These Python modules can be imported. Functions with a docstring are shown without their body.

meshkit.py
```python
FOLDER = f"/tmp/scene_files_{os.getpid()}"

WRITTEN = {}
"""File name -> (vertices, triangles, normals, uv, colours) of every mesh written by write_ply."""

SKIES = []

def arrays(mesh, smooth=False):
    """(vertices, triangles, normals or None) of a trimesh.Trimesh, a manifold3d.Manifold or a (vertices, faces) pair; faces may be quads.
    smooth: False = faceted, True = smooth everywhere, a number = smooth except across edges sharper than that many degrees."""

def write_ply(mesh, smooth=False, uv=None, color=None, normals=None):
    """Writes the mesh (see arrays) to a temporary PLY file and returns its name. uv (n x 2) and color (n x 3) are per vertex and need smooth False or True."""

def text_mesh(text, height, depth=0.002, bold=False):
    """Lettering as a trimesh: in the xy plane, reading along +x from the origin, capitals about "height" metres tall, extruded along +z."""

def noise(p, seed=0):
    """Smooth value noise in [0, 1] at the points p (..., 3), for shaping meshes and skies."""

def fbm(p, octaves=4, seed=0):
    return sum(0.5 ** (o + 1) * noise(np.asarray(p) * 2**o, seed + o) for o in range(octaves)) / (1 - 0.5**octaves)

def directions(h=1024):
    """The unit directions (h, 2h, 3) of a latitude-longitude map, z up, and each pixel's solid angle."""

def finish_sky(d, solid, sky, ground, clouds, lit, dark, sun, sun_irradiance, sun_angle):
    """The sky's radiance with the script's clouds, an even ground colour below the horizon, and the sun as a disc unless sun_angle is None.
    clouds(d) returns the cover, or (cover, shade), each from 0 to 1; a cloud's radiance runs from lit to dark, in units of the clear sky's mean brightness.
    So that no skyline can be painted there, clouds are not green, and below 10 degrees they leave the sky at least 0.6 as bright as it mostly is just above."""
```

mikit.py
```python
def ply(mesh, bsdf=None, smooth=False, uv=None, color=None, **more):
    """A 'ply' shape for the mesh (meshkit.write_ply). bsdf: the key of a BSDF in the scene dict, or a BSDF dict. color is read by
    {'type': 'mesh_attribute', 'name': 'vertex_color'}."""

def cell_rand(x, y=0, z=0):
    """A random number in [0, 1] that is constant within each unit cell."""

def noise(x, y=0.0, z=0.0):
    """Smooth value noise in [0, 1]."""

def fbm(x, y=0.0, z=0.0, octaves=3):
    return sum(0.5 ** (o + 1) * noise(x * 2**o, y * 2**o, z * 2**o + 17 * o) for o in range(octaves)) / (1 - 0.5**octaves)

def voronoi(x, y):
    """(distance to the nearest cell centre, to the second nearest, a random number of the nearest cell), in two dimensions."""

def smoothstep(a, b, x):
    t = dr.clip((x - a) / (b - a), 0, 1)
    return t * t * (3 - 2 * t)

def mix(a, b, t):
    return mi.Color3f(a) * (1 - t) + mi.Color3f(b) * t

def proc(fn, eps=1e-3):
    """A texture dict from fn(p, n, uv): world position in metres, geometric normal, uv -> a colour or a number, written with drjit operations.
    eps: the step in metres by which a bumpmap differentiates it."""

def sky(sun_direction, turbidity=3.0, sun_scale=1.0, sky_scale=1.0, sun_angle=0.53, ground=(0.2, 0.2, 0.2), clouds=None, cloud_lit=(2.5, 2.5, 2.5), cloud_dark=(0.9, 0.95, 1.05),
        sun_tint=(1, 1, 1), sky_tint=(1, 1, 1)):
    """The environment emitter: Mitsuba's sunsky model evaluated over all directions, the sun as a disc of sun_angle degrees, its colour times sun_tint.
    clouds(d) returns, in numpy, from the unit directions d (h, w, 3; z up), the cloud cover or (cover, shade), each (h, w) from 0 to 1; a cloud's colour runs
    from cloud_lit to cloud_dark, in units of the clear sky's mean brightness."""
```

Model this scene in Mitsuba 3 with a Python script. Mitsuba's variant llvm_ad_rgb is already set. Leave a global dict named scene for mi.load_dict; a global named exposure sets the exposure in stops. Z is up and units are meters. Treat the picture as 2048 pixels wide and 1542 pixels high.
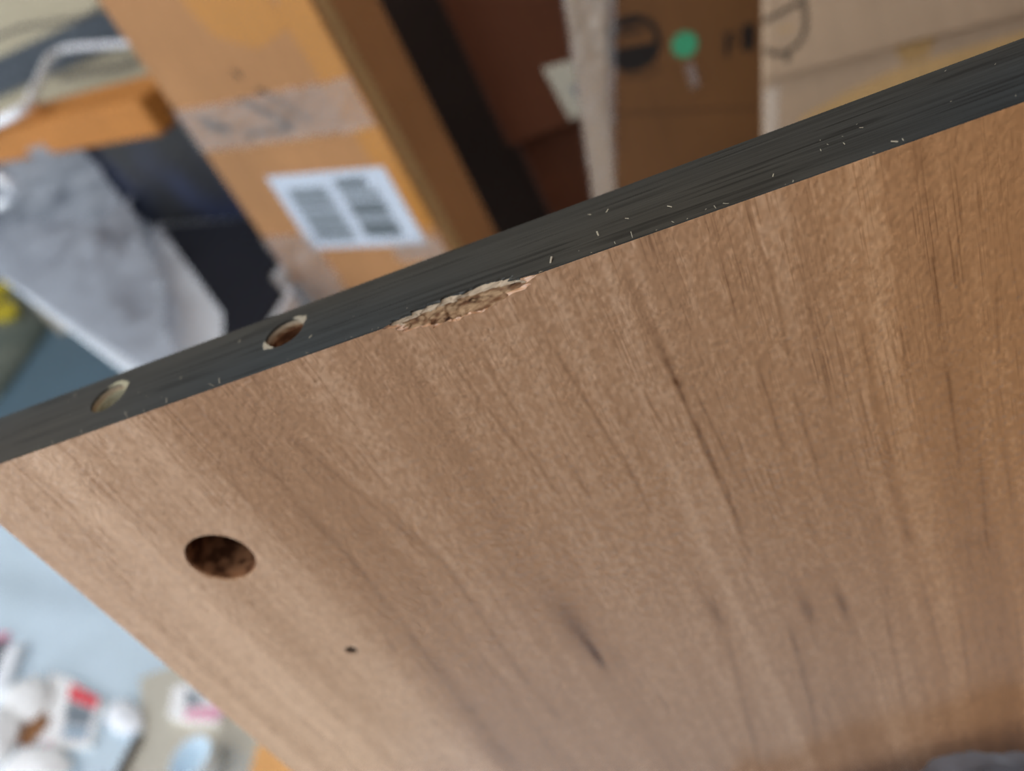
import math, random
import numpy as np, trimesh, manifold3d as m3, shapely
import drjit as dr, mitsuba as mi, mikit, meshkit
from shapely.geometry import Polygon, LineString, Point
T = mi.ScalarTransform4f
rng = random.Random(7)
scene, labels = {}, {}

# ---------------------------------------------------------------- camera, sky, exposure
exposure = 3.55
CAM = np.array([0.1589, -0.1251, 0.7953])
FWD = np.array([-0.26816, 0.76480, -0.58580])
UP = np.array([0.29381, 0.64403, 0.70633])
scene['camera'] = {'type': 'thinlens', 'fov': 59.07, 'fov_axis': 'x', 'near_clip': 0.02, 'far_clip': 200.0,
                   'aperture_radius': 0.0014, 'focus_distance': 0.143,
                   'to_world': T().look_at(origin=CAM.tolist(), target=(CAM + FWD).tolist(), up=UP.tolist())}
scene['sky'] = mikit.sky([-0.5, -0.6, 0.75], turbidity=4.0, sun_scale=0.0, sky_scale=1.0, ground=(0.32, 0.31, 0.29),
                         clouds=lambda d: 0.75 + 0.0 * d[..., 0], cloud_lit=(1.25, 1.25, 1.25), cloud_dark=(0.9, 0.95, 1.05))

# ---------------------------------------------------------------- helpers
def add(key, mesh, bsdf, smooth=False, label=None, cat=None, group=None, kind=None, **kw):
    k, n = key, 0
    while k in scene:
        n += 1
        k = f'{key}_{n:03d}'
    scene[k] = mikit.ply(mesh, bsdf, smooth, **kw)
    if label or kind or cat or group:
        tag(k, label, cat, group, kind)
    return k

def tag(k, label=None, cat=None, group=None, kind=None):
    d = labels.setdefault(k, {})
    for a, b in (('label', label), ('category', cat), ('group', group), ('kind', kind)):
        if b: d[a] = b

def tm(man):
    m = man.to_mesh()
    return trimesh.Trimesh(np.array(m.vert_properties[:, :3]), np.array(m.tri_verts), process=False)

def frame_box(o, ax, ay, az, lx, ly, lz, b=0.0015):
    """Chamfered box: corner o, unit axes, lengths."""
    o, A = np.array(o, float), [np.array(a, float) for a in (ax, ay, az)]
    L = (lx, ly, lz)
    b = min(b, *(0.45 * l for l in L))
    pts = []
    for i in np.ndindex(2, 2, 2):
        for k in range(3):
            c = [(b if (i[j] == 0) != (j == k) or (j == k and False) else 0.0) for j in range(3)]
            p = o.copy()
            for j in range(3):
                t = (0.0 if i[j] == 0 else L[j])
                if j != k: t += b if i[j] == 0 else -b
                p = p + A[j] * t
            pts.append(p)
    return trimesh.convex.convex_hull(np.array(pts))

def abox(x0, y0, z0, x1, y1, z1, b=0.0015):
    return frame_box((x0, y0, z0), (1, 0, 0), (0, 1, 0), (0, 0, 1), x1 - x0, y1 - y0, z1 - z0, b)

def prism(poly, O, U, V, N, depth):
    """Extrude a polygon given in (u, v) along N from O."""
    poly = Polygon(poly) if not hasattr(poly, 'geom_type') else poly
    m = trimesh.util.concatenate([trimesh.creation.extrude_polygon(g, depth, engine='earcut') for g in getattr(poly, 'geoms', [poly])])
    M = np.stack([U, V, N], 1)
    v = np.asarray(m.vertices) @ M.T + np.array(O)
    f = np.asarray(m.faces)
    if np.linalg.det(M) < 0: f = f[:, ::-1]
    return trimesh.Trimesh(v, f, process=False)

def tube(pts, r, n=10, close=False, step=0.004):
    """Smooth tube along a Catmull-Rom spline."""
    from scipy.interpolate import CubicSpline
    P = np.array(pts, float)
    if close: P = np.vstack([P, P[:1]])
    d = np.r_[0, np.cumsum(np.linalg.norm(np.diff(P, axis=0), axis=1) ** 0.5)]
    cs = CubicSpline(d, P, bc_type='periodic' if close else 'natural')
    k = max(8, int(np.linalg.norm(np.diff(P, axis=0), axis=1).sum() / step))
    C = cs(np.linspace(0, d[-1], k + 1))
    t = np.gradient(C, axis=0); t /= np.linalg.norm(t, axis=1, keepdims=True)
    a = np.cross(t, [0.13, 0.21, 0.97]); a /= np.linalg.norm(a, axis=1, keepdims=True)
    b = np.cross(t, a)
    th = np.arange(n) * 2 * np.pi / n
    V = (C[:, None] + r * (np.cos(th)[None, :, None] * a[:, None] + np.sin(th)[None, :, None] * b[:, None])).reshape(-1, 3)
    F = []
    for i in range(k):
        for j in range(n):
            q = (i * n + j, i * n + (j + 1) % n, (i + 1) * n + (j + 1) % n, (i + 1) * n + j)
            F += [(q[0], q[2], q[1]), (q[0], q[3], q[2])]
    if not close:
        V = np.vstack([V, C[:1], C[-1:]])
        for j in range(n):
            F += [(len(V) - 2, j, (j + 1) % n), (len(V) - 1, k * n + (j + 1) % n, k * n + j)]
    m = trimesh.Trimesh(V, np.array(F), process=False)
    if m.volume < 0: m.invert()
    return m

def sheet(nu, nv, fn, thick=0.0):
    """Grid surface fn(u, v) -> (n,3), u, v in 0..1; doubled into a closed skin if thick > 0."""
    u, v = np.meshgrid(np.linspace(0, 1, nu), np.linspace(0, 1, nv), indexing='ij')
    V = fn(u.ravel(), v.ravel())
    i, j = np.meshgrid(np.arange(nu - 1), np.arange(nv - 1), indexing='ij')
    a = (i * nv + j).ravel(); q = np.stack([a, a + nv, a + nv + 1, a + 1], -1)
    F = np.vstack([q[:, [0, 1, 2]], q[:, [0, 2, 3]]])
    return trimesh.Trimesh(V, F, process=False)

def lump(size, pos, seed, amp=0.35, rot=0.0, sub=3, freq=2.2):
    m = trimesh.creation.icosphere(subdivisions=sub)
    v = np.asarray(m.vertices)
    r = 1 + amp * (meshkit.fbm(v * freq + seed * 7.3, 3, seed) - 0.5) * 2
    # creases
    r -= 0.25 * amp * np.abs(meshkit.noise(v * freq * 1.7 + 11 + seed, seed + 5) - 0.5)
    v = v * r[:, None] * np.array(size) * 0.5
    c, s = math.cos(rot), math.sin(rot)
    v = v @ np.array([[c, s, 0], [-s, c, 0], [0, 0, 1]])
    v[:, 2] -= v[:, 2].min()
    m.vertices = v + np.array(pos)
    return m

def nrm(v):
    v = np.array(v, float)
    return v / np.linalg.norm(v)

# ---------------------------------------------------------------- materials
def C3(r, g, b): return mi.Color3f(r, g, b)
def s2l(r, g, b):
    f = lambda c: (c / 255 / 12.92) if c / 255 < 0.04045 else ((c / 255 + 0.055) / 1.055) ** 2.4
    return tuple(f(c) for c in (r, g, b))

def pr(name, rgb, rough=0.6, spec=0.4, **kw):
    tex = rgb if isinstance(rgb, dict) else {'type': 'rgb', 'value': [float(c) for c in rgb]}
    scene[name] = {'type': 'twosided', 'b': {'type': 'principled', 'base_color': tex, 'roughness': rough, 'specular': spec, **kw}}

LINES = [(141.8,715,142.3,694.6,.9,.3),(142.2,702.9,143.3,684,.8,.42),(142.3,694.6,143,674.7,.55,.75),(142.8,677.5,143.6,646.8,.5,.7),(143,648.7,143.2,636.6,.5,.4),
 (107.3,707.5,110.2,682.5,.35,.3),(112.5,707.5,113.3,688.5,.35,.25),(125.1,704.7,127.3,672.8,.4,.4),(127.8,674.2,127.8,658.2,.4,.4),(111.6,683.4,112.1,670.2,.35,.35),
 (71.4,701.5,81.1,657.9,.6,.28),(73.5,705,78.3,679.8,.6,-.2),(61.7,686.1,63.3,662.6,.6,.3),(78,682,81.4,658.2,.5,.3),(81.4,658.2,79.9,619.4,.6,.3),(63.2,668.2,62.2,631.3,.7,.3),
 (62.2,631.3,59.3,572.2,2.6,.32),(79.9,619.4,81,589.3,.9,.25),(162.6,718.7,163.4,704.6,.35,.3),(163.4,704.6,162.4,686.5,.35,.42),(163.6,718.7,163.6,708,.35,-.2),
 (156.8,710.5,156,697,.35,.35),(168,702.7,167.1,671.5,.35,.4),(157,686.8,156.8,665.3,.35,.42),(136.5,687.6,137.5,678.3,.3,.35),(145.1,687.4,146.6,660.3,.35,.38),
 (161.4,677.9,161.6,657.3,.35,.42),(175.1,686.1,174.5,650.5,.8,.3),(174.4,649.6,174.9,627.9,.9,.35),(188.1,699.5,187.4,683.3,.35,.3),(187.4,676.1,187,647.5,.4,.35),
 (181.2,686.5,181,676,.35,.3),(145.3,608.8,143.6,574.8,.7,.45),(143.6,574.8,140.8,553,.6,.4),(166.6,606.2,165.2,566.2,.45,.35),(130.8,607.4,123.5,545.1,.7,.35),
 (175.5,613.7,176.4,573.2,.4,.3),(181.9,598.6,180.9,559.9,.4,.4),(196.9,691.9,196.1,674.5,.35,.25),(190.9,650.6,189.6,619.4,.4,.3),(57.8,719.5,62.4,694.7,.8,.22),
 (62.4,694.7,63.7,669,.8,.22),(51.3,714,54.1,681.8,.6,.15),(70,719.7,72.1,702.6,.6,-.15)]

def wood_value(p):
    """Darkness of the printed grain at a point of the panel face: (broad, fine)."""
    x, z = p.x * 1000, p.z * 1000
    wx = x + 2.2 * (mikit.noise(x * 0.02, z * 0.012, 3.0) - 0.5) * 2
    broad = mikit.fbm(wx * 0.085, z * 0.0045, 1.0, octaves=3)
    mid = mikit.fbm(wx * 0.42, z * 0.011, 5.0, octaves=3)
    pore = mikit.noise(wx * 3.1, z * 0.085, 9.0)
    dens = mikit.noise(wx * 0.22, z * 0.03, 13.0)
    pores = mikit.smoothstep(0.70, 0.92, pore) * mikit.smoothstep(0.42, 0.75, dens)
    hair = mikit.smoothstep(0.60, 0.95, mikit.noise(wx * 5.0, z * 0.16, 21.0)) * mikit.smoothstep(0.35, 0.7, mikit.noise(wx * 0.5, z * 0.05, 23.0))
    d = (broad - 0.5) * 0.30 + (mid - 0.5) * 0.20 + pores * 0.20 + hair * 0.12 - 0.26 * (1 - mikit.smoothstep(46, 62, wx + 0.02 * (z - 660)))
    for x0, z0, x1, z1, w, s in LINES:
        t = (z - z0) / (z1 - z0)
        c = x0 + (x1 - x0) * t
        fade = mikit.smoothstep(-0.15, 0.15, t) * (1 - mikit.smoothstep(0.85, 1.15, t))
        jag = 0.25 * w * (mikit.noise(z * 0.9, x0, 2.0) - 0.5)
        d = d + 0.62 * s * fade * dr.exp(-dr.square((x - c + jag) / w)) * (0.55 + 0.9 * mikit.noise(z * 0.45, x1, 7.0))
    # the brown knot mark and its neighbours
    for kx, kz, rx, rz, s in ((99.6, 626, 2.6, 13, .5), (100.0, 613.5, .9, 6, .7), (131, 619, 1.1, 6, .4), (150.5, 613, 1.2, 7, .4), (158, 612, .9, 7, .45)):
        sx = kx + (z - kz) * -0.02
        d = d + s * dr.exp(-dr.square((x - sx) / rx) - dr.square((z - kz) / rz))
    return d

def face_color(p, n, uv):
    d = wood_value(p)
    grit = mikit.noise(p.x * 1500, p.z * 900, 3.0)
    d = d + (grit - 0.5) * 0.17
    light, base, dark = s2l(238, 198, 164), s2l(186, 143, 109), s2l(104, 66, 40)
    warm = mikit.smoothstep(0.140, 0.205, p.x + 0.01 * (mikit.noise(p.x * 90, p.z * 6, 2.0) - 0.5))
    t = dr.clip(d * 1.0 + 0.42, 0, 1.25)
    c = dr.select(t < 0.42, mikit.mix(light, base, t / 0.42), mikit.mix(base, dark, dr.minimum((t - 0.42) / 0.83, 1)))
    return c * (1 + warm * (mi.Color3f(1.12, 0.98, 0.76) - 1))

def face_bump(p, n, uv):
    x, z = p.x, p.z
    return 0.7 * mikit.noise(x * 1400, z * 1150, 4.0) + 0.4 * mikit.noise(x * 2500, z * 1900, 8.0) + 0.22 * mikit.smoothstep(0.65, 0.9, mikit.noise(x * 3100, z * 85, 9.0)) * -1.0

scene['face_wood'] = {'type': 'bumpmap', 'arbitrary': mikit.proc(face_bump, eps=1.2e-4), 'scale': 0.00012,
    'nested': {'type': 'principled', 'base_color': mikit.proc(face_color), 'roughness': 0.2, 'specular': 1.0, 'clearcoat': 1.0, 'clearcoat_gloss': 0.85}}

def band_color(p, n, uv):
    x, y = p.x, p.y
    st = mikit.fbm(x * 34, y * 1500, 2.0, octaves=3)
    fine = mikit.noise(x * 160, y * 5200, 6.0)
    line = mikit.smoothstep(0.66, 0.86, mikit.noise(x * 55, y * 1900, 12.0))
    v = 1.0 + (st - 0.5) * 0.6 + (fine - 0.5) * 0.25 - 0.38 * line
    tone = mikit.noise(x * 14 + 0.9, y * 30, 4.0)
    return mikit.mix(s2l(66, 63, 55), s2l(48, 56, 60), mikit.smoothstep(0.2, 0.8, tone)) * v  # brown and blue-grey drift stands in for reflections on the band

def band_bump(p, n, uv):
    return mikit.noise(p.x * 60, p.y * 2600, 6.0)
scene['edge_band_mat'] = {'type': 'bumpmap', 'arbitrary': mikit.proc(band_bump, eps=1e-4), 'scale': 0.00003,
    'nested': {'type': 'principled', 'base_color': mikit.proc(band_color), 'roughness': 0.5, 'specular': 0.4}}

def core_color(p, n, uv):
    a = mikit.noise(p.x * 900, p.y * 1500 + p.z * 300, p.z * 1700)
    b = mikit.fbm(p.x * 380, p.y * 420, p.z * 900, octaves=3)
    c = mikit.mix(s2l(176, 148, 116), s2l(112, 80, 56), mikit.smoothstep(0.3, 0.7, 0.5 * a + 0.5 * b))
    return mikit.mix(c, s2l(56, 34, 22), mikit.smoothstep(0.60, 0.76, b))
pr('core_chipboard', mikit.proc(core_color), 0.85, 0.2)

def hole_color(p, n, uv):
    a = mikit.fbm(p.x * 260 + p.z * 150, p.y * 420, p.z * 520, octaves=3)
    return mikit.mix(s2l(150, 106, 74), s2l(82, 50, 30), mikit.smoothstep(0.36, 0.6, a))
pr('hole_chipboard', mikit.proc(hole_color), 0.8, 0.2)
pr('backing_mat', s2l(186, 168, 144), 0.6, 0.3)
pr('burr_mat', s2l(170, 162, 144), 0.7, 0.3)
pr('pale_lining', s2l(176, 172, 146), 0.7, 0.3)

def kraft(r, g, b, amp=0.18, f=14.0):
    def fn(p, n, uv):
        v = mikit.fbm(p.x * f, p.y * f, p.z * f, octaves=3) - 0.5
        s = mikit.noise(p.x * 300, p.y * 300, p.z * 12, ) - 0.5
        return mikit.mix(s2l(r, g, b), s2l(r, g, b), 0.0) * (1 + v * 2 * amp + s * 0.12)
    return mikit.proc(fn)
pr('kraft', kraft(168, 122, 80), 0.75, 0.3)
pr('kraft_shaded', kraft(94, 52, 30), 0.75, 0.3)  # ordinary kraft with the shade of the stack put into its colour
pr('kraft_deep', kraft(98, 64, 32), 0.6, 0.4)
pr('kraft_pale', kraft(176, 153, 128), 0.7, 0.3)
pr('kraft_orange', kraft(178, 116, 54), 0.7, 0.3)
pr('kraft_bright', kraft(238, 178, 112), 0.7, 0.3)
pr('stand_in_dark', kraft(40, 28, 22), 0.8, 0.2)  # near-black used only by the two added boxes
pr('brown_tape', kraft(176, 118, 44, 0.1), 0.35, 0.5)
pr('ochre_tape', kraft(178, 146, 98, 0.12), 0.4, 0.5)
pr('pale_strip', s2l(198, 184, 168), 0.5, 0.4)
pr('amber_tape', kraft(190, 158, 110, 0.12), 0.4, 0.5)
scene['clear_film'] = {'type': 'principledthin', 'base_color': {'type': 'rgb', 'value': [0.86, 0.86, 0.86]}, 'roughness': 0.09, 'spec_trans': 0.78, 'diff_trans': 1.0, 'eta': 1.6}
scene['milky_film'] = {'type': 'principledthin', 'base_color': {'type': 'rgb', 'value': [0.48, 0.51, 0.56]}, 'roughness': 0.2, 'spec_trans': 0.22, 'diff_trans': 0.8, 'eta': 1.5}
scene['sleeve_film'] = {'type': 'principledthin', 'base_color': {'type': 'rgb', 'value': [0.30, 0.31, 0.35]}, 'roughness': 0.07, 'spec_trans': 0.3, 'diff_trans': 0.9, 'eta': 1.6}
pr('label_white', s2l(192, 203, 217), 0.5, 0.4)
pr('shade_paper', s2l(206, 200, 182), 0.6, 0.3)
pr('label_grey', s2l(124, 134, 142), 0.55, 0.4)
pr('label_dark', s2l(92, 102, 108), 0.55, 0.4)
pr('print_brown', s2l(66, 44, 28), 0.6, 0.3)
pr('print_black', s2l(26, 21, 19), 0.6, 0.3)
pr('print_grey', s2l(96, 84, 70), 0.6, 0.3)
pr('pilot_mat', s2l(120, 104, 92), 0.8, 0.2)
pr('sticker_green', s2l(60, 150, 110), 0.4, 0.4)

def navy(p, n, uv):
    v = mikit.fbm(p.x * 9, p.y * 9, p.z * 7, octaves=3)
    return mikit.mix(s2l(24, 24, 26), s2l(34, 40, 62), mikit.smoothstep(0.4, 0.65, v))
pr('navy_board', mikit.proc(navy), 0.45, 0.4)
pr('navy_cloth', s2l(26, 28, 36), 0.8, 0.2)
pr('white_plastic', s2l(244, 247, 251), 0.4, 0.5)
pr('white_paper', s2l(252, 252, 250), 0.6, 0.3)
pr('cream_mat', s2l(250, 232, 200), 0.6, 0.3)
pr('pink_print', s2l(236, 176, 196), 0.5, 0.4)
pr('red_print', s2l(226, 70, 82), 0.5, 0.4)
pr('bench_white', s2l(214, 220, 226), 0.45, 0.4)
pr('beige_wood', s2l(176, 164, 146), 0.6, 0.3)
def board_col(p, n, uv):
    v = mikit.fbm(p.x * 7, p.y * 7, p.z * 5, octaves=3) - 0.5
    return mi.Color3f(*[mi.Float(c) for c in s2l(188, 178, 152)]) * (1 + 0.35 * v)
pr('beige_board', mikit.proc(board_col), 0.7, 0.3)
def strap_col(p, n, uv):
    v = mikit.noise(p.x * 420, p.y * 420, p.z * 420)
    return mikit.mix(s2l(60, 68, 76), s2l(104, 112, 120), mikit.smoothstep(0.45, 0.8, v))
pr('strap_mat', mikit.proc(strap_col), 0.7, 0.3)
pr('cable_dark', s2l(96, 90, 82), 0.5, 0.4)
pr('rubber', s2l(52, 46, 42), 0.7, 0.3)
def sack_col(p, n, uv):
    v = mikit.noise(p.x * 18, p.y * 18, 2.0)
    return mikit.mix(s2l(96, 106, 98), s2l(122, 128, 116), v)
pr('sack_mat', mikit.proc(sack_col), 0.5, 0.4)
pr('yellow_print', s2l(196, 176, 40), 0.5, 0.4)
pr('shade_slate', kraft(84, 108, 122, 0.1, 5.0), 0.5, 0.4)  # bench shade put into a slate-blue colour
pr('steel_blue', s2l(150, 172, 188), 0.5, 0.4)
pr('cup_blue', s2l(226, 240, 248), 0.3, 0.5)
pr('wood_brown', s2l(150, 104, 66), 0.7, 0.3)
pr('dark_grey', s2l(70, 74, 80), 0.6, 0.3)
def floor_col(p, n, uv):
    v = mikit.fbm(p.x * 3.0, p.y * 3.0, 1.0, octaves=4) - 0.5
    st = mikit.smoothstep(0.06, 0.0, dr.abs(p.y - 0.30 - 0.46 * -p.x - 0.05 * (mikit.noise(p.x * 6, 3.0) - 0.5)))
    fine = mikit.noise(p.x * 160, p.y * 160, 2.0) - 0.5
    return mikit.mix(s2l(214, 232, 244), s2l(196, 213, 222), mikit.smoothstep(-0.2, 0.2, v)) * (1 + 0.05 * fine) * (1 - 0.16 * st)
pr('concrete', mikit.proc(floor_col), 0.5, 0.4)
pr('yard', s2l(178, 176, 170), 0.8, 0.2)
pr('paper_beige', s2l(198, 192, 176), 0.7, 0.3)
pr('wall_paint', s2l(206, 200, 186), 0.8, 0.2)
pr('wall_brown', s2l(120, 84, 56), 0.8, 0.2)
pr('ceiling_paint', s2l(120, 110, 98), 0.85, 0.2)

# ---------------------------------------------------------------- the setting
add('floor', abox(-2.6, -2.6, -0.06, 0.75, 2.75, 0.0, 0.0), 'concrete', kind='structure', label='pale blue-grey concrete floor')
add('ground', abox(-22, -22, -0.12, 22, 22, -0.061, 0.0), 'yard', kind='structure', label='grey paved yard outside')
add('wall_back', abox(-2.6, 2.7, 0, 0.75, 2.8, 2.2, 0.0), 'wall_paint', kind='structure', label='beige back wall')
add('wall_right', abox(0.75, -0.7, 0, 0.85, 2.8, 2.2, 0.0), 'wall_brown', kind='structure', label='brown right wall')
add('wall_left', abox(-2.7, 1.3, 0, -2.6, 2.8, 2.2, 0.0), 'wall_paint', kind='structure', label='beige wall beside the opening')
rf = Polygon([(-0.75, -0.25), (0.85, -0.25), (0.85, 2.8), (-2.7, 2.8), (-2.7, 1.35), (-0.75, 1.35)])
add('ceiling', prism(rf, (0, 0, 2.2), np.array([1.0, 0, 0]), np.array([0, 1.0, 0]), np.array([0, 0, 1.0]), 0.08), 'ceiling_paint', kind='structure', label='pale ceiling')

LT = 'added_lamp'  # added lamp, out of view: warm tint and tape glints only
tag(LT, 'unseen warm lamp added for glints and tint, under the ceiling edge above the panel', 'lamp')
add(LT + '__housing', abox(-0.35, -0.23, 2.165, 0.70, -0.17, 2.1995, 0.003), 'ceiling_paint')
tubem = trimesh.creation.cylinder(radius=0.013, height=1.0, sections=20)
tubem.apply_transform(trimesh.transformations.rotation_matrix(math.pi / 2, [0, 1, 0])); tubem.apply_translation((0.175, -0.20, 2.150))
add(LT + '__tube', tubem, 'ceiling_paint', True, emitter={'type': 'area', 'radiance': {'type': 'rgb', 'value': [3.4, 2.7, 1.9]}})
for ex in (-0.335, 0.675):
    add(LT + '__socket', abox(ex - 0.010, -0.215, 2.130, ex + 0.010, -0.185, 2.1655, 0.002), 'ceiling_paint')

# ---------------------------------------------------------------- the furniture panel
PT, PL, TH = 0.72, 0.46, 0.018
def cyl(r, h, seg=64): return m3.Manifold.cylinder(h, r, r, seg)
def cube(x0, y0, z0, x1, y1, z1): return m3.Manifold.cube([x1 - x0, y1 - y0, z1 - z0]).translate([x0, y0, z0])
holes = (cyl(0.0041, 0.034).translate([0.0360, 0.0099, PT - 0.032]) + cyl(0.0041, 0.03).translate([0.0772, 0.0101, PT - 0.028]))
cam_hole = cyl(0.0077, 0.014, 96).rotate([90, 0, 0]).translate([0.0369, 0.0125, PT - 0.0412])
pilot = cyl(0.00155, 0.010, 32).rotate([90, 0, 0]).translate([0.0460, 0.0090, PT - 0.0824])
# the chip broken out of the top front edge: a ragged scoop
ic = trimesh.creation.icosphere(subdivisions=5)
iv = np.asarray(ic.vertices)
dents = 1 + 0.55 * (meshkit.fbm(iv * np.array([9.0, 3.0, 3.0]) + 3.1, 3, 4) - 0.5)
iv = iv * np.array([0.0122, 0.0028, 0.0034]) * dents[:, None] + np.array([0.1138, 0.0000, PT - 0.0002])
scoop = m3.Manifold(m3.Mesh(iv.astype(np.float32), np.asarray(ic.faces).astype(np.uint32)))
cuts = holes + cam_hole + pilot + scoop
PANEL = 'furniture_panel'
tag(PANEL, 'wood-grain laminated chipboard panel with a grey edge, drilled holes and a chipped edge', 'panel')
core = cube(0.0002, 0.0006, 0.0, PL, TH - 0.0006, PT - 0.0013) - cuts
add(PANEL + '__core', tm(core), 'core_chipboard', label='exposed chipboard core')
# front laminate with a soft top edge
prof = m3.CrossSection([[(0.0, 0.0), (0.0006, 0.0), (0.0006, PT - 0.00024), (0.0, PT - 0.00024)]])
lam = m3.Manifold.extrude(prof, PL).transform([[0, 0, 1, 0], [1, 0, 0, 0], [0, 1, 0, 0]])
add(PANEL + '__face_laminate', tm(lam - cuts), 'face_wood', label='walnut-coloured wood-grain face')
add(PANEL + '__back_laminate', abox(0, TH - 0.0006, 0, PL, TH, PT - 0.0003, 0.0002), 'face_wood')
band = cube(0.0, 0.00005, PT - 0.00024, PL, TH - 0.0003, PT) + cube(0.0, 0.0006, PT - 0.0005, PL, TH - 0.0006, PT - 0.0002)
add(PANEL + '__edge_band', tm(band - cuts), 'edge_band_mat', label='dark grey streaked edge band')
add(PANEL + '__band_backing', tm(cube(0.0002, 0.0006, PT - 0.0013, PL, TH - 0.0006, PT - 0.0005) - cuts), 'backing_mat', label='pale glue layer under the edge band')
# linings of the holes
def ringwall(r0, r1, h): return cyl(r1, h) - cyl(r0, h + 0.002).translate([0, 0, -0.001])
def cup(r0, r1, h): return cyl(r1, h, 96) - cyl(r0, h, 96).translate([0, 0, 0.0006])
add(PANEL + '__dowel_hole', tm(cup(0.0037, 0.0041, 0.0255).translate([0.0772, 0.0101, PT - 0.0275])), 'hole_chipboard', 40, label='brown dowel hole in the edge')
add(PANEL + '__dowel_hole', tm(cup(0.0037, 0.0041, 0.0300).translate([0.0360, 0.0099, PT - 0.0315])), 'pale_lining', 40, label='pale-lined bolt hole in the edge')
add(PANEL + '__cam_hole', tm(cup(0.0075, 0.0077, 0.0118).rotate([90, 0, 0]).translate([0.0369, 0.0124, PT - 0.0412]) - holes), 'hole_chipboard', 40, label='large round cam hole in the face')
add(PANEL + '__pilot_hole', tm(cup(0.0014, 0.00155, 0.0040).rotate([90, 0, 0]).translate([0.0460, 0.0043, PT - 0.0824])), 'pilot_mat', 40, label='small round pilot hole in the face')
# torn rims of the edge holes
def crescent(cx, cy, a0, a1, r, w, seed):
    th = np.linspace(a0, a1, 26)
    e = np.sin(np.linspace(0, math.pi, 26)) * w * (0.6 + 0.8 * meshkit.noise(np.c_[th * 9, th * 0, th * 0], seed))
    inner = np.c_[np.cos(th) * (r - 0.35 * e), np.sin(th) * (r - 0.35 * e)]
    outer = np.c_[np.cos(th) * (r + 0.75 * e), np.sin(th) * (r + 0.75 * e)]
    poly = Polygon(np.vstack([inner, outer[::-1]])).buffer(0)
    return prism(poly, (cx, cy, PT - 0.0001), np.array([1.0, 0, 0]), np.array([0, 1.0, 0]), np.array([0, 0, 1.0]), 0.00025)
add(PANEL + '__torn_rim', crescent(0.0772, 0.0101, 0.1, 1.3, 0.0041, 0.0012, 3), 'burr_mat', label='whitish torn rim')
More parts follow.
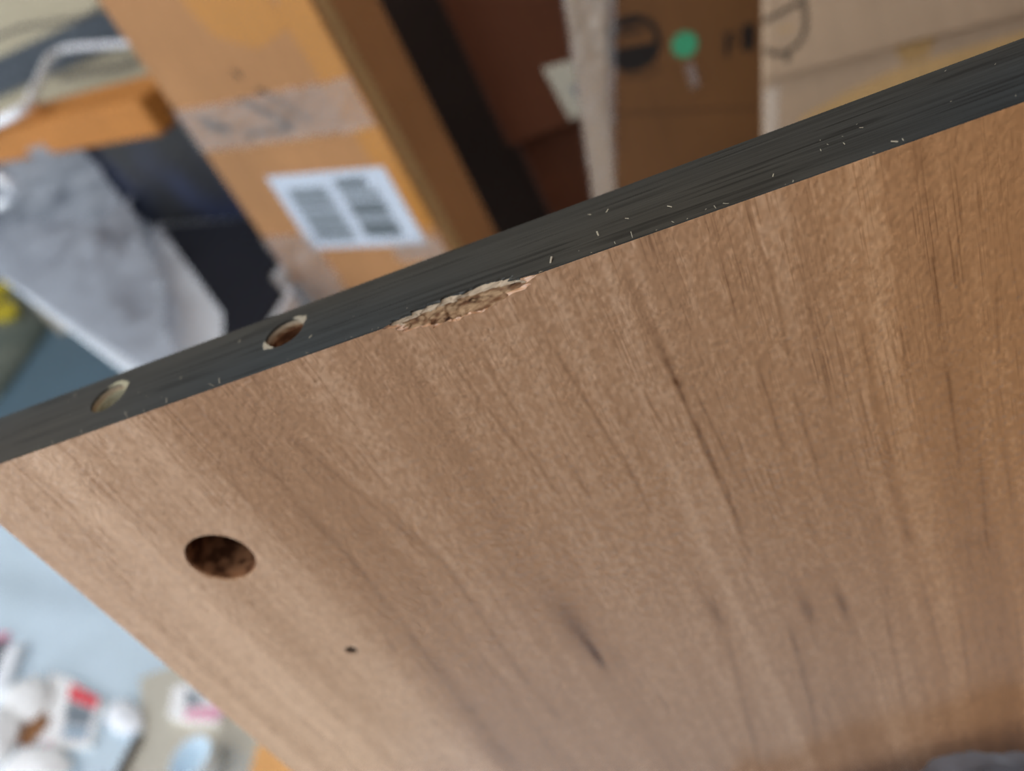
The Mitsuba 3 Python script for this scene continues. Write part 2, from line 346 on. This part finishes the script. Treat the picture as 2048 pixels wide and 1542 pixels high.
add(PANEL + '__torn_rim', crescent(0.0772, 0.0101, 3.3, 4.4, 0.0041, 0.0009, 5), 'burr_mat', label='whitish torn rim')
add(PANEL + '__torn_rim', crescent(0.0360, 0.0099, -0.1, 2.0, 0.0040, 0.0010, 8), 'pale_lining', label='pale torn rim')
# dust and fibres caught on the edge band and along the laminate's edge
bits = []
spots = [(0.1395, 0.0046, .0013), (0.1448, 0.0066, .0008), (0.1520, 0.0054, .0010), (0.1385, 0.0122, .0007), (0.1412, 0.0110, .0009), (0.1310, 0.0014, .0016), (0.168, 0.0035, .0008), (0.186, 0.001, .0012),
         (0.183, 0.0085, .0007), (0.0662, 0.0126, .0007), (0.0838, 0.0050, .0009), (0.0545, 0.0070, .0006), (0.0248, 0.0150, .0007), (0.176, 0.0060, .0006), (0.1795, 0.0055, .0006)]
for i in range(30): spots.append((rng.uniform(0.01, 0.30), rng.uniform(0.001, 0.0165), rng.uniform(0.0002, 0.0004)))
for x, y, l in spots:
    a = rng.uniform(0, 3.1)
    u = np.array([math.cos(a), math.sin(a), 0.25]); u /= np.linalg.norm(u)
    w = nrm(np.cross([0, 0, 1.0], u)); n = np.cross(u, w)
    bits.append(frame_box(np.array([x, y, PT - 0.00003]), u, w, n, l * 0.85, l * 0.22, l * 0.14, l * 0.04))
for i in range(70):
    x = rng.uniform(0.0, 0.32); l = rng.uniform(0.0003, 0.0009) if i % 6 else 0.0014
    u = nrm([rng.uniform(-1, 1), rng.uniform(-0.6, 0.9), rng.uniform(0.2, 1.0)])
    w = nrm(np.cross([0.2, 1, 0.3], u)); n = np.cross(u, w)
    bits.append(frame_box(np.array([x, 0.0004, PT - 0.0003]), u, w, n, l, 0.00014, 0.0001, 0.00002))
add(PANEL + '__edge_fibres', trimesh.util.concatenate(bits), 'burr_mat', kind='stuff', label='pale fibres and dust on the edge')

# the plastic sleeve the panel is being drawn out of
def sleeve(u, v):
    x = 0.105 + 0.375 * u
    top = np.interp(x, [0.105, 0.117, 0.15, 0.172, 0.25, 0.48], [0.522, 0.535, 0.5435, 0.5475, 0.5485, 0.546])
    z = top * (1 - v) + 0.012 * v
    z = z + (1 - v) ** 8 * 0.0025 * (meshkit.fbm(np.c_[x * 60, x * 0, x * 0], 2, 3) - 0.5)
    P = np.c_[x * 85 + z * 60, z * 150 - x * 30, x * 0 + 1]
    ridge = np.abs(meshkit.fbm(P, 3, 2) - 0.5) * 2
    y = -0.0052 - 0.006 * ridge - 0.0025 * meshkit.noise(np.c_[x * 160, z * 190, x * 0], 9)
    return np.c_[x, y, z]
add('plastic_sleeve', sheet(220, 260, sleeve), 'sleeve_film', True, label='crinkled grey plastic film covering the lower part of the wood-grain panel', cat='plastic film')

# ---------------------------------------------------------------- carton with the barcode label (left of centre)
EA = np.array([-0.0440, 0.4782, 0.0]); DA = nrm([-0.8578, 0.5139, 0]); SA = nrm([0.5139, 0.8578, 0]); ZZ = np.array([0, 0, 1.0])
NA = -SA                                                             # outward normal of the front
def onA(s, z, out=0.0): return EA + DA * s + ZZ * z + NA * out
A = 'taped_carton'
tag(A, 'tall brown carton with white barcode label and clear tape, standing beside the black board', 'carton')
add(A + '__body', frame_box(EA, DA, SA, ZZ, 0.222, 0.058, 0.80, 0.003), 'kraft')
lab = add(A + '__shipping_label', prism([(.0175, .4855), (.158, .4835), (.1585, .5585), (.0180, .5565)], onA(0, 0, 0.0002), DA, ZZ, NA, 0.0006), 'label_white', label='white shipping label')
for (s0, s1, rows) in ((.094, .143, ((.545, .530, 0), (.529, .524, 1), (.522, .504, 0), (.503, .497, 1), (.496, .491, 0))), (.037, .080, ((.550, .541, 1), (.539, .530, 0), (.528, .516, 1), (.515, .510, 0), (.509, .494, 1)))):
    for z1, z0, k in rows:
        e = 0.007 if (k and s0 < .09 and z1 > .54) else 0
        add(lab + '__printed_block', prism([(s0 + e, z0), (s1, z0), (s1, z1), (s0 + e, z1)], onA(0, 0, 0.0008), DA, ZZ, NA, 0.0001), 'label_dark' if k else 'label_grey')
# brown tape along the right edge and across the top
add(A + '__brown_tape', prism([(.0, .50), (.022, .50), (.030, .60), (.034, .68), (.0, .72)], onA(0, 0, 0.0001), DA, ZZ, NA, 0.0003), 'brown_tape')
add(A + '__brown_tape', prism([(.034, .668), (.075, .660), (.112, .676), (.122, .70), (.125, .79), (.034, .79)], onA(0, 0, 0.0001), DA, ZZ, NA, 0.0003), 'brown_tape')
# clear tape with crinkles
def tapeA(s0, s1, z0, z1, seed, amp=0.002, fq=120.0, tilt=0.0):
    def fn(u, v):
        s = s0 + (s1 - s0) * u; z = z0 + (z1 - z0) * v + tilt * (u - 0.5)
        P = np.c_[s * fq, z * fq, s * 0 + seed]
        o = 0.0012 + 2.6 * amp * (np.abs(meshkit.fbm(P, 3, seed) - 0.5) * 2)
        edge = np.minimum(np.minimum(u, 1 - u) * 8, 1)
        return EA + DA * s[:, None] + ZZ * z[:, None] + NA * (o * (0.25 + 0.75 * edge))[:, None]
    return sheet(180, 80, fn)
add(A + '__clear_tape', tapeA(.002, .221, .589, .628, 3, 0.0026, 95.0), 'clear_film', True, label='crinkled clear tape band')
add(A + '__clear_tape', tapeA(.150, .222, .410, .500, 6, 0.0030, 70.0), 'clear_film', True, label='crinkled clear tape at the left edge')
add(A + '__clear_tape', tapeA(.002, .060, .470, .492, 8, 0.0026, 110.0), 'clear_film', True, label='crinkled clear tape below the label')
# dark printed strokes under the tape
for q in ([(.122, .6265), (.134, .6265), (.094, .5975), (.080, .5975)], [(.098, .632), (.106, .632), (.068, .600), (.060, .600)], [(.186, .6195), (.196, .622), (.190, .606), (.166, .600), (.160, .606)], [(.150, .6010), (.152, .5965), (.090, .5945), (.088, .5990)], [(.112, .648), (.118, .650), (.116, .643), (.110, .642)]):
    add(A + '__printed_mark', prism(q, onA(0, 0, 0.0001), DA, ZZ, NA, 0.0003), 'print_brown')
# pale seam tape on the right-hand side
add(A + '__seam_tape', frame_box(EA + SA * 0.004 - DA * 0.0006 + ZZ * 0.3, SA, -DA, ZZ, 0.010, 0.0004, 0.49, 0.0001), 'amber_tape')

# ---------------------------------------------------------------- cartons right of the dark gap
R = 'shaded_carton'
tag(R, 'carton in shadow, the shade put into its dark reddish-brown colour, with a small white label, behind the taped corner carton', 'carton')
add(R + '__body', abox(0.003, 0.622, 0.474, 0.34, 0.90, 0.86, 0.004), 'kraft_shaded')
add(R + '__paper_label', prism([(.058, .531), (.063, .480), (.110, .476), (.110, .524)], (0, 0.6219, 0), np.array([1.0, 0, 0]), ZZ, np.array([0, -1.0, 0]), 0.0005), 'shade_paper', label='white paper label')
add(R + '__printed_block', prism([(.073, .507), (.076, .492), (.090, .492), (.090, .507)], (0, 0.6213, 0), np.array([1.0, 0, 0]), ZZ, np.array([0, -1.0, 0]), 0.0002), 'label_grey')
add('low_carton', abox(0.006, 0.650, 0.0, 0.34, 0.90, 0.4735, 0.004), 'kraft_shaded', label='carton at the bottom of the shadowed stack, coloured dark brown for the shade', cat='carton')
add('gap_shade_box', abox(-0.16, 0.925, 0.0, 0.34, 1.14, 0.92, 0.004), 'stand_in_dark', label='added box coloured near black for the shade in the gap between the cartons', cat='carton')  # added behind the gap; its near-black colour stands in for shade

XX, YY, NY = np.array([1.0, 0, 0]), np.array([0, 1.0, 0]), np.array([0, -1.0, 0])
Cc = 'leaning_carton'
tag(Cc, 'brown carton with black round stamp and green dot sticker, its left edge in shiny tape', 'carton')
def xz(poly, y, d): return prism(poly, (0, y, 0), XX, ZZ, NY, d)
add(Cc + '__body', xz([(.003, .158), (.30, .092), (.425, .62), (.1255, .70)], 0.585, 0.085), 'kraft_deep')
def cedge(z): return 0.0740 + 0.2246 * (z - 0.472)
add(Cc + '__kraft_strip', xz([(cedge(.30) + .0005, .30), (cedge(.30) + .012, .30), (cedge(.53) + .020, .53), (cedge(.66) + .034, .66), (cedge(.66) + .0005, .66)], 0.4999, 0.0005), 'kraft_pale', label='pale strip along the left edge')
def ctape(u, v):
    z = 0.34 + 0.34 * u
    w = np.interp(z, [.34, .47, .53, .60, .68], [.012, .017, .024, .034, .040])
    x = cedge(z) - 0.001 + (w + 0.002) * v
    P = np.c_[x * 120, z * 75, x * 0 + 2]
    y = 0.4985 - 0.0085 * np.abs(meshkit.fbm(P, 3, 11) - 0.5) * 2 * np.interp(z, [.45, .52], [.4, 1])
    return np.c_[x, y, z]
add(Cc + '__clear_tape', sheet(260, 60, ctape), 'clear_film', True, label='crinkled shiny clear tape down the left edge')
# round black stamp
def ell(cx, cz, rx, rz, rot=0.0):
    e = shapely.affinity.scale(Point(0, 0).buffer(1, 32), rx, rz)
    return shapely.affinity.translate(shapely.affinity.rotate(e, rot), cx, cz)
st = ell(.1375, .5655, .0195, .0195)
ring = st.difference(ell(.1375, .5655, .0150, .0150))
lower = st.intersection(shapely.affinity.rotate(shapely.box(.11, .5495, .17, .5640), -13, origin=(.1375, .5655)))
stamp = shapely.union_all([ring, lower, ell(.1375, .5735, .0120, .0016, -13), ell(.1375, .5790, .0095, .0013, -13)])
add(Cc + '__round_stamp', xz(stamp, 0.4999, 0.0004), 'print_black', label='black round stamp')
add(Cc + '__stamp_tail', xz(ell(.137, .5455, .013, .0050, -13).difference(ell(.137, .5463, .011, .0038, -13)), 0.4999, 0.0003), 'print_brown')
add(Cc + '__dot_sticker', xz(ell(.1700, .5510, .0088, .0088), 0.4999, 0.0006), 'sticker_green', label='round green sticker')
add(Cc + '__clear_glint', sheet(24, 24, lambda u, v: np.c_[.1655 + .006 * u, 0.4990 - 0.002 * np.abs(u - .5) - 0.0015 * meshkit.noise(np.c_[u * 3, v * 3, u * 0], 3), .5375 - .017 * v]), 'clear_film', True, label='small wrinkle of clear tape')
# two block letters half covered by the pale carton
for q in ([(.1930, .5325), (.1962, .5318), (.1995, .5450), (.2040, .5440), (.2032, .5405), (.2002, .5412), (.1993, .5378), (.2024, .5371), (.2046, .5460), (.1968, .5478)],
          [(.2050, .5310), (.2130, .5292), (.2172, .5465), (.2090, .5485)]):
    add(Cc + '__printed_letter', xz(Polygon(q).buffer(0), 0.4999, 0.0004), 'print_black')
add(Cc + '__tape_seam', xz([(.108, .5240), (.206, .4880), (.206, .4868), (.108, .5226)], 0.4999, 0.0003), 'print_brown')

Dd = 'pale_carton'
tag(Dd, 'pale carton with a grey leaf emblem, frontmost at the upper right behind the panel', 'carton')
def dedge(z): return 0.119 + 0.2372 * (z - 0.17)
add(Dd + '__body', xz([(.175, .157), (.40, .10), (.53, .62), (.300, .667)], 0.492, 0.064), 'kraft_pale')
add(Dd + '__front_panel', xz([(.119, .17), (.40, .10), (.53, .62), (.240, .68)], 0.4279, 0.0059), 'kraft_pale')
# upper flap, its lower edge makes the seam
add(Dd + '__upper_flap', xz([(dedge(.5445) + .0002, .5445), (.42, .5165), (.52, .5035), (.53, .62), (.240, .68)], 0.4219, 0.006), 'kraft_pale')
add(Dd + '__amber_tape', xz([(.222, .508), (.250, .514), (.285, .517), (.34, .512), (.40, .506), (.40, .48), (.215, .49)], 0.4219, 0.0005), 'amber_tape')
add(Dd + '__amber_tape', xz([(.283, .5310), (.306, .5285), (.300, .518), (.287, .519)], 0.4214, 0.0005), 'ochre_tape')
add(Dd + '__pale_tape', xz([(dedge(.40), .40), (dedge(.40) + .008, .40), (dedge(.535) + .009, .535), (dedge(.535), .535)], 0.4219, 0.0004), 'pale_strip')
leaf = [(.2113, .5765), (.2243, .5772), (.2395, .5768), (.2360, .5645), (.2318, .5580), (.2258, .5552), (.2190, .5560), (.2140, .5590), (.2098, .5640)]
ls = LineString([(.2150, .5790), (.2265, .5800), (.2383, .5818), (.2372, .5720), (.2352, .5640), (.2300, .5580), (.2230, .5562), (.2165, .5575), (.2118, .5618)]).buffer(0.0015)
add(Dd + '__leaf_emblem', xz(ls, 0.4159, 0.0004), 'print_grey', label='grey printed leaf emblem')
add(Dd + '__emblem_stem', xz(LineString([(.2225, .5558), (.2222, .5520)]).buffer(0.0020), 0.4159, 0.0004), 'print_grey')
add(Dd + '__emblem_core', xz(LineString([(.2215, .5700), (.2290, .5688)]).buffer(0.0008), 0.4159, 0.0003), 'amber_tape')
add('flat_carton', abox(0.19, 0.405, 0.0, 0.60, 0.605, 0.090, 0.003), 'kraft', label='flat brown carton under the two leaning cartons', cat='carton')

# ---------------------------------------------------------------- bench with the wrapped black board
BE, BW = nrm([-0.7071, 0.7071, 0]), nrm([0.7071, 0.7071, 0])
b0, b1 = np.array([-0.250, 0.378]), np.array([-1.52, 1.665])
top_poly = [b0, (-0.215, 0.548), (-0.243, 0.584), (-0.214, 0.645), (-0.19, 0.71), (-0.19, 0.95), (-0.20, 1.62), (-1.30, 2.25), b1]
BN = 'bench'
tag(BN, 'white-topped bench with a beige front rail, carrying the plastic-wrapped black board', 'bench')
add(BN + '__top', prism([tuple(p) for p in top_poly], (0, 0, 0.438), XX, YY, ZZ, 0.020), 'bench_white', label='white bench top')
ap = b0 + np.array([-.012, .030]); ed = b1 - b0; ed = ed / np.linalg.norm(ed)
add(BN + '__front_rail', frame_box((ap[0], ap[1], 0.405), (ed[0], ed[1], 0), (-ed[1] * -1 * -1, ed[0] * -1, 0) if False else (0.7071, 0.7071, 0), ZZ, 1.72, 0.02, 0.033, 0.001), 'beige_wood', label='beige front rail')
for q in ((-0.265, 0.46), (-0.235, 0.93), (-0.26, 1.52), (-1.28, 2.12), (-1.44, 1.70)):
    add(BN + '__leg', abox(q[0] - .02, q[1] - .02, 0.0032 if q[1] > 1 else 0.0, q[0] + .02, q[1] + .02, 0.4385, 0.002), 'beige_wood')

FB = np.array([-0.270, 0.715, 0.0])
B = 'black_board'
tag(B, 'black board in crumpled grey plastic with orange cardboard cap, upright on bench', 'board')
zt = 0.600
add(B + '__core_board', frame_box(FB + ZZ * 0.4585, DA, SA, ZZ, 0.86, 0.035, zt - 0.4585, 0.003), 'navy_board')
def film(u, v):
    z = 0.462 + (zt - 0.462) * v
    s0 = 0.252 + 0.010 * meshkit.fbm(np.c_[z * 25, z * 0, z * 0], 3, 5) - 0.03 * np.clip((0.50 - z) / 0.04, 0, 1)
    s = s0 + (0.845 - s0) * u
    P = np.c_[s * 10 + z * 12, z * 22 - s * 5, s * 0 + 4]
    o = 0.002 + 0.042 * meshkit.fbm(P * 1.25, 3, 8) * (0.35 + 0.65 * np.clip(u * 12, 0, 1)) + 0.004 * np.abs(meshkit.fbm(P * 3, 2, 9) - 0.5)
    return FB + DA * s[:, None] + ZZ * z[:, None] + NA * o[:, None]
add(B + '__plastic_wrap', sheet(150, 90, film), 'milky_film', True, label='crumpled translucent grey plastic')
def skirt(u, v):
    R0, R1, L0, L1 = np.array([-.478, .842]), np.array([-.282, .430]), np.array([-1.02, 1.155]), np.array([-1.02, 1.142])
    b = R0 + (R1 - R0) * v[:, None]; l = L0 + (L1 - L0) * v[:, None]
    p = b + (l - b) * u[:, None]
    wob = 0.02 * (meshkit.fbm(np.c_[v * 5, u * 0, u * 0], 3, 4) - 0.5)
    p[:, 0] += wob * (1 - u)
    wid = np.linalg.norm(R1 - R0) * (1 - u)
    P = np.c_[p[:, 0] * 16, p[:, 1] * 16, u * 0 + 3]
    h = (0.008 + 0.07 * meshkit.fbm(P, 3, 21) * np.clip(wid / 0.15, 0, 1)) * (1 - 0.75 * v ** 2)
    return np.c_[p, 0.4585 + h]
add(B + '__plastic_wrap', sheet(110, 60, skirt), 'milky_film', True, label='crumpled grey plastic spread over the bench')
capz0 = 0.5800
add(B + '__edge_cap', frame_box(FB + DA * 0.06 + NA * 0.024 + ZZ * capz0, DA, SA, ZZ, 0.80, 0.066, 0.040, 0.003), 'kraft_orange', label='orange cardboard edge cap')

bc = Polygon([(-.250, .425), (-.286, .545), (-.468, .826), (-.30, .730), (-.222, .70), (-.222, .648), (-.250, .590), (-.222, .546)])
add('black_cloth', prism(bc.buffer(-.004).buffer(.004), (0, 0, 0.4582), XX, YY, ZZ, 0.004), 'navy_cloth', label='black cloth on the bench between the grey plastic and the barcode carton', cat='cloth')
# fibreboard behind it, with a strap, cables
EB = np.array([-0.330, 1.2185, 0.0]); DE = nrm([-0.967, 0.254, 0]); SE = nrm([0.254, 0.967, 0]); NE = -SE
add('fibreboard_sheet', frame_box(EB + ZZ * 0.4585, DE, SE, ZZ, 0.92, 0.02, 0.42, 0.002), 'beige_board', label='beige fibreboard sheet standing on the bench behind the black board', cat='board')
sb = [(-.002, -.002), (.922, -.002), (.922, .022), (-.002, .022)]
sp = Polygon([(-.008, -.008), (.928, -.008), (.928, .028), (-.008, .028)]).difference(Polygon([(-.0005, -.0005), (.9205, -.0005), (.9205, .0205), (-.0005, .0205)]))
add('grey_strap', prism(sp, EB + ZZ * 0.587, DE, SE, ZZ, 0.053), 'strap_mat', label='dark grey speckled strap around the beige fibreboard sheet', cat='strap')
def onE(x, z, out):
    s = (x - EB[0]) / DE[0]
    return EB + DE * s + NE * out + ZZ * z
cord = [(-.50, 1.247, .570), (-.567, 1.263, .578), (-.634, 1.280, .594), (-.682, 1.291, .607), (-.715, 1.294, .615), (-.729, 1.278, .617), (-.719, 1.232, .616), (-.698, 1.183, .617), (-.638, 1.060, .622), (-.577, .941, .629), (-.525, .853, .637), (-.534, .839, .638), (-.566, .857, .635), (-.619, .888, .628), (-.690, .931, .606), (-.723, .951, .588), (-.715, .946, .573), (-.690, .930, .569), (-.670, .918, .557), (-.685, .929, .541), (-.724, .952, .528), (-.790, .992, .525)]
add('white_cord', tube(cord, 0.0056, 12), 'white_plastic', True, label='white cord running over the grey strap and the orange cardboard cap', cat='cord')
cab = [onE(-.46, .80, .0028), onE(-.55, .70, .0028), onE(-.600, .652, .0112), onE(-.648, .644, .0112), onE(-.690, .648, .0042), onE(-.726, .655, .0030), onE(-.77, .664, .0030), onE(-.83, .668, .0030), onE(-.95, .668, .0030)]
add('thin_cable', tube(cab, 0.0026, 8), 'cable_dark', True, label='thin dark cable hanging across the beige fibreboard above the strap', cat='cable')
cab2 = [onE(-.78, .575, .0035), onE(-.72, .570, .0035), onE(-.684, .562, .0035), onE(-.638, .556, .0035), onE(-.58, .558, .0035), onE(-.48, .565, .0035)]
add('thin_cable', tube(cab2, 0.0032, 8), 'cable_dark', True, label='thin dark cable below the grey strap on the beige fibreboard', cat='cable')

# ---------------------------------------------------------------- floor under and beside the bench
def flat(poly, z0, h): return prism(poly, (0, 0, z0), XX, YY, ZZ, h)
add('bench_shade_sheet', flat([(-1.05, 1.22), (-0.3, 0.98), (-0.12, 1.5), (-1.2, 2.55), (-2.5, 2.55), (-2.5, 1.55), (-1.6, 1.30)], 0.0, 0.003), 'shade_slate', label='thin slate-blue sheet put in for the dark shade on the floor under the bench', cat='tarpaulin')  # dark sheet standing in for the shade below the bench top
sk = Polygon([(-2.05, 2.25), (-1.525, 1.765), (-1.53, 1.47), (-1.62, 1.36), (-2.1, 1.50), (-2.3, 2.0)]).buffer(-0.02).buffer(0.02)
S = 'grey_sack'
tag(S, 'flat grey-green sack with yellow print on the floor left of the bench', 'sack')
def sackmesh():
    m = trimesh.creation.extrude_polygon(sk, 0.03, engine='earcut').subdivide_to_size(0.05)
    v = np.asarray(m.vertices).copy()
    hi = v[:, 2] > 0.015
    dist = np.array([sk.exterior.distance(Point(p[0], p[1])) for p in v])
    v[hi, 2] = 0.008 + 0.05 * np.clip(dist[hi] / 0.12, 0, 1) ** 0.5 + 0.01 * meshkit.noise(v[hi] * 14, 3)
    v[:, 2] += 0.0031
    m.vertices = v
    return m
sm = sackmesh()
add(S + '__bag', sm, 'sack_mat', True)
for cx, cy, rx, ry, a in ((-1.80, 1.98, .10, .05, 30), (-1.68, 1.82, .085, .035, -30), (-1.72, 1.66, .07, .035, 10), (-1.88, 1.80, .05, .08, 0)):
    q = shapely.affinity.translate(shapely.affinity.rotate(shapely.affinity.scale(Point(0, 0).buffer(1, 12), rx, ry), a), cx, cy).difference(shapely.affinity.translate(shapely.affinity.scale(Point(0, 0).buffer(1, 8), rx * .35, ry * .35), cx, cy))
    add(S + '__yellow_print', prism(q, (0, 0, 0.0545), XX, YY, ZZ, 0.018), 'yellow_print')

# ---------------------------------------------------------------- litter on the floor, lower left
def slab(poly, h, z0=0.0): return flat(poly, z0, h)
add('beige_paper', slab([(-.745, .545), (-.60, .56), (-.42, .50), (-.42, .05), (-.69, .05), (-.712, .40), (-.704, .452)], 0.002), 'paper_beige', label='beige paper sheet on the floor beside the white litter', cat='paper')
add('cardboard_sheet', slab([(-.512, .400), (-.30, .43), (-.28, .13), (-.522, .12)], 0.006, 0.0021), 'kraft_bright', label='orange cardboard sheet on the floor beside the foot of the panel', cat='cardboard')
add('cream_reflector', slab([(-.82, .045), (-.31, .045), (-.31, -.435), (-.84, -.46)], 0.002, 0.0), 'cream_mat', label='unseen cream sheet added on the floor to reflect a warm patch into the panel', cat='paper')  # added reflector for the warm bright patch low on the panel
add('white_strip', frame_box((-.984, 0.574, 0.0), nrm([-.02, .09, 0.0]), nrm([-.09, -.02, 0]), ZZ, 0.090, 0.034, 0.016, 0.004), 'white_plastic', label='long white plastic strip at the left end of the litter', cat='plastic strip')
add('black_strip', frame_box((-1.036, 0.628, 0.0), nrm([-.02, .05, 0.0]), nrm([-.05, -.02, 0]), ZZ, 0.062, 0.022, 0.010, 0.003), 'dark_grey', label='short black strip left of the long white strip', cat='plastic strip')
add('pink_scrap', slab([(-1.105, .708), (-1.060, .697), (-1.052, .672), (-1.098, .684)], 0.004), 'pink_print', label='pink paper scrap beyond the black strip', cat='paper scrap')
add('crumpled_paper', lump((.098, .070, .030), (-.935, .543, 0), 3, .22, -.4), 'white_paper', 40, label='smaller crumpled white paper between the white strip and the printed leaflet', cat='paper')
add('crumpled_paper', lump((.085, .105, .040), (-.950, .488, 0), 5, .20, .3), 'white_paper', 40, label='largest crumpled white paper at the lower left corner', cat='paper')
add('crumpled_paper', lump((.118, .058, .026), (-.855, .434, 0), 9, .22, -.25), 'white_paper', 40, label='crumpled white paper nearest the bottom, with a pink tinge', cat='paper')
add('pink_wrapper', lump((.034, .022, .012), (-.862, .462, 0), 12, .3, .5), 'pink_print', 40, label='small pink wrapper beside the brown wood chip', cat='wrapper')
add('wood_chip', lump((.050, .042, .016), (-.894, .497, 0), 15, .4, .4), 'wood_brown', False, label='brown wood chip among the crumpled white papers', cat='wood chip')
Lf = 'printed_leaflet'
tag(Lf, 'white printed box with red header and grey panel in the floor litter', 'box')
add(Lf + '__card', slab([(-.915, .588), (-.866, .566), (-.789, .516), (-.781, .452), (-.832, .458), (-.885, .480)], 0.010), 'white_paper')
add(Lf + '__red_header', slab([(-.862, .559), (-.794, .520), (-.795, .505), (-.856, .534)], 0.0006, 0.010), 'red_print', label='red header')
add(Lf + '__grey_panel', slab([(-.855, .531), (-.796, .504), (-.792, .480), (-.842, .493)], 0.0006, 0.010), 'label_grey', label='grey panel')
add(Lf + '__text_panel', slab([(-.840, .490), (-.792, .478), (-.789, .461), (-.836, .473)], 0.0004, 0.010), 'steel_blue', label='pale printed strip')
add('white_spoon', lump((.082, .036, .014), (-.741, .484, .0), 21, .12, -.62), 'white_plastic', 40, label='white oval plastic piece with a dark stick beside it', cat='plastic piece')
add('dark_stick', tube([(-.704, .452, .006), (-.709, .428, .006), (-.716, .395, .006)], 0.0058, 8), 'cable_dark', True, label='dark stick on the floor next to the white oval piece', cat='stick')
Cd = 'pink_box'
tag(Cd, 'flat white and pink box with a grey window, close to the panel end', 'box')
add(Cd + '__body', slab([(-.668, .508), (-.640, .508), (-.570, .462), (-.578, .440), (-.632, .454), (-.661, .466)], 0.012), 'white_paper')
add(Cd + '__pink_band', slab([(-.634, .470), (-.572, .463), (-.578, .442), (-.632, .455)], 0.0006, 0.012), 'pink_print', label='pink band')
add(Cd + '__grey_window', slab([(-.646, .502), (-.604, .474), (-.634, .471)], 0.0006, 0.012), 'label_grey', label='grey window')
cupm = trimesh.creation.revolve(np.array([(0, 0), (.022, 0), (.024, .003), (.027, .030), (.0275, .032), (.026, .032), (.0225, .005), (0, .004)]), sections=36)
cupm.apply_translation((-.583, .385, .0021))
add('blue_cup', cupm, 'cup_blue', 30, label='pale blue round plastic cup on the floor at the bottom edge', cat='cup')
add('blue_tray', slab([(-.604, .418), (-.560, .412), (-.523, .392), (-.515, .360), (-.600, .34)], 0.002, 0.0), 'steel_blue', label='blue-grey plastic tray under the pale blue cup', cat='tray')
add('light_blocker', abox(-0.12, -1.05, 0.0045, 0.70, -0.60, 1.05, 0.004), 'stand_in_dark', label='unseen tall dark box added in front of the panel to block light and darken its reflection', cat='carton')  # added blocker where the camera holder would stand; shades the lower panel face
add('added_dark_mat', slab([(-1.9, -2.4), (0.7, -2.4), (0.7, -.47), (-.55, -.50), (-1.2, -.62), (-1.9, -.70)], 0.004), 'rubber', label='unseen dark mat added in front of the panel to keep its reflection dark', cat='mat')  # added dark surface, mirrored in the upper part of the panel face
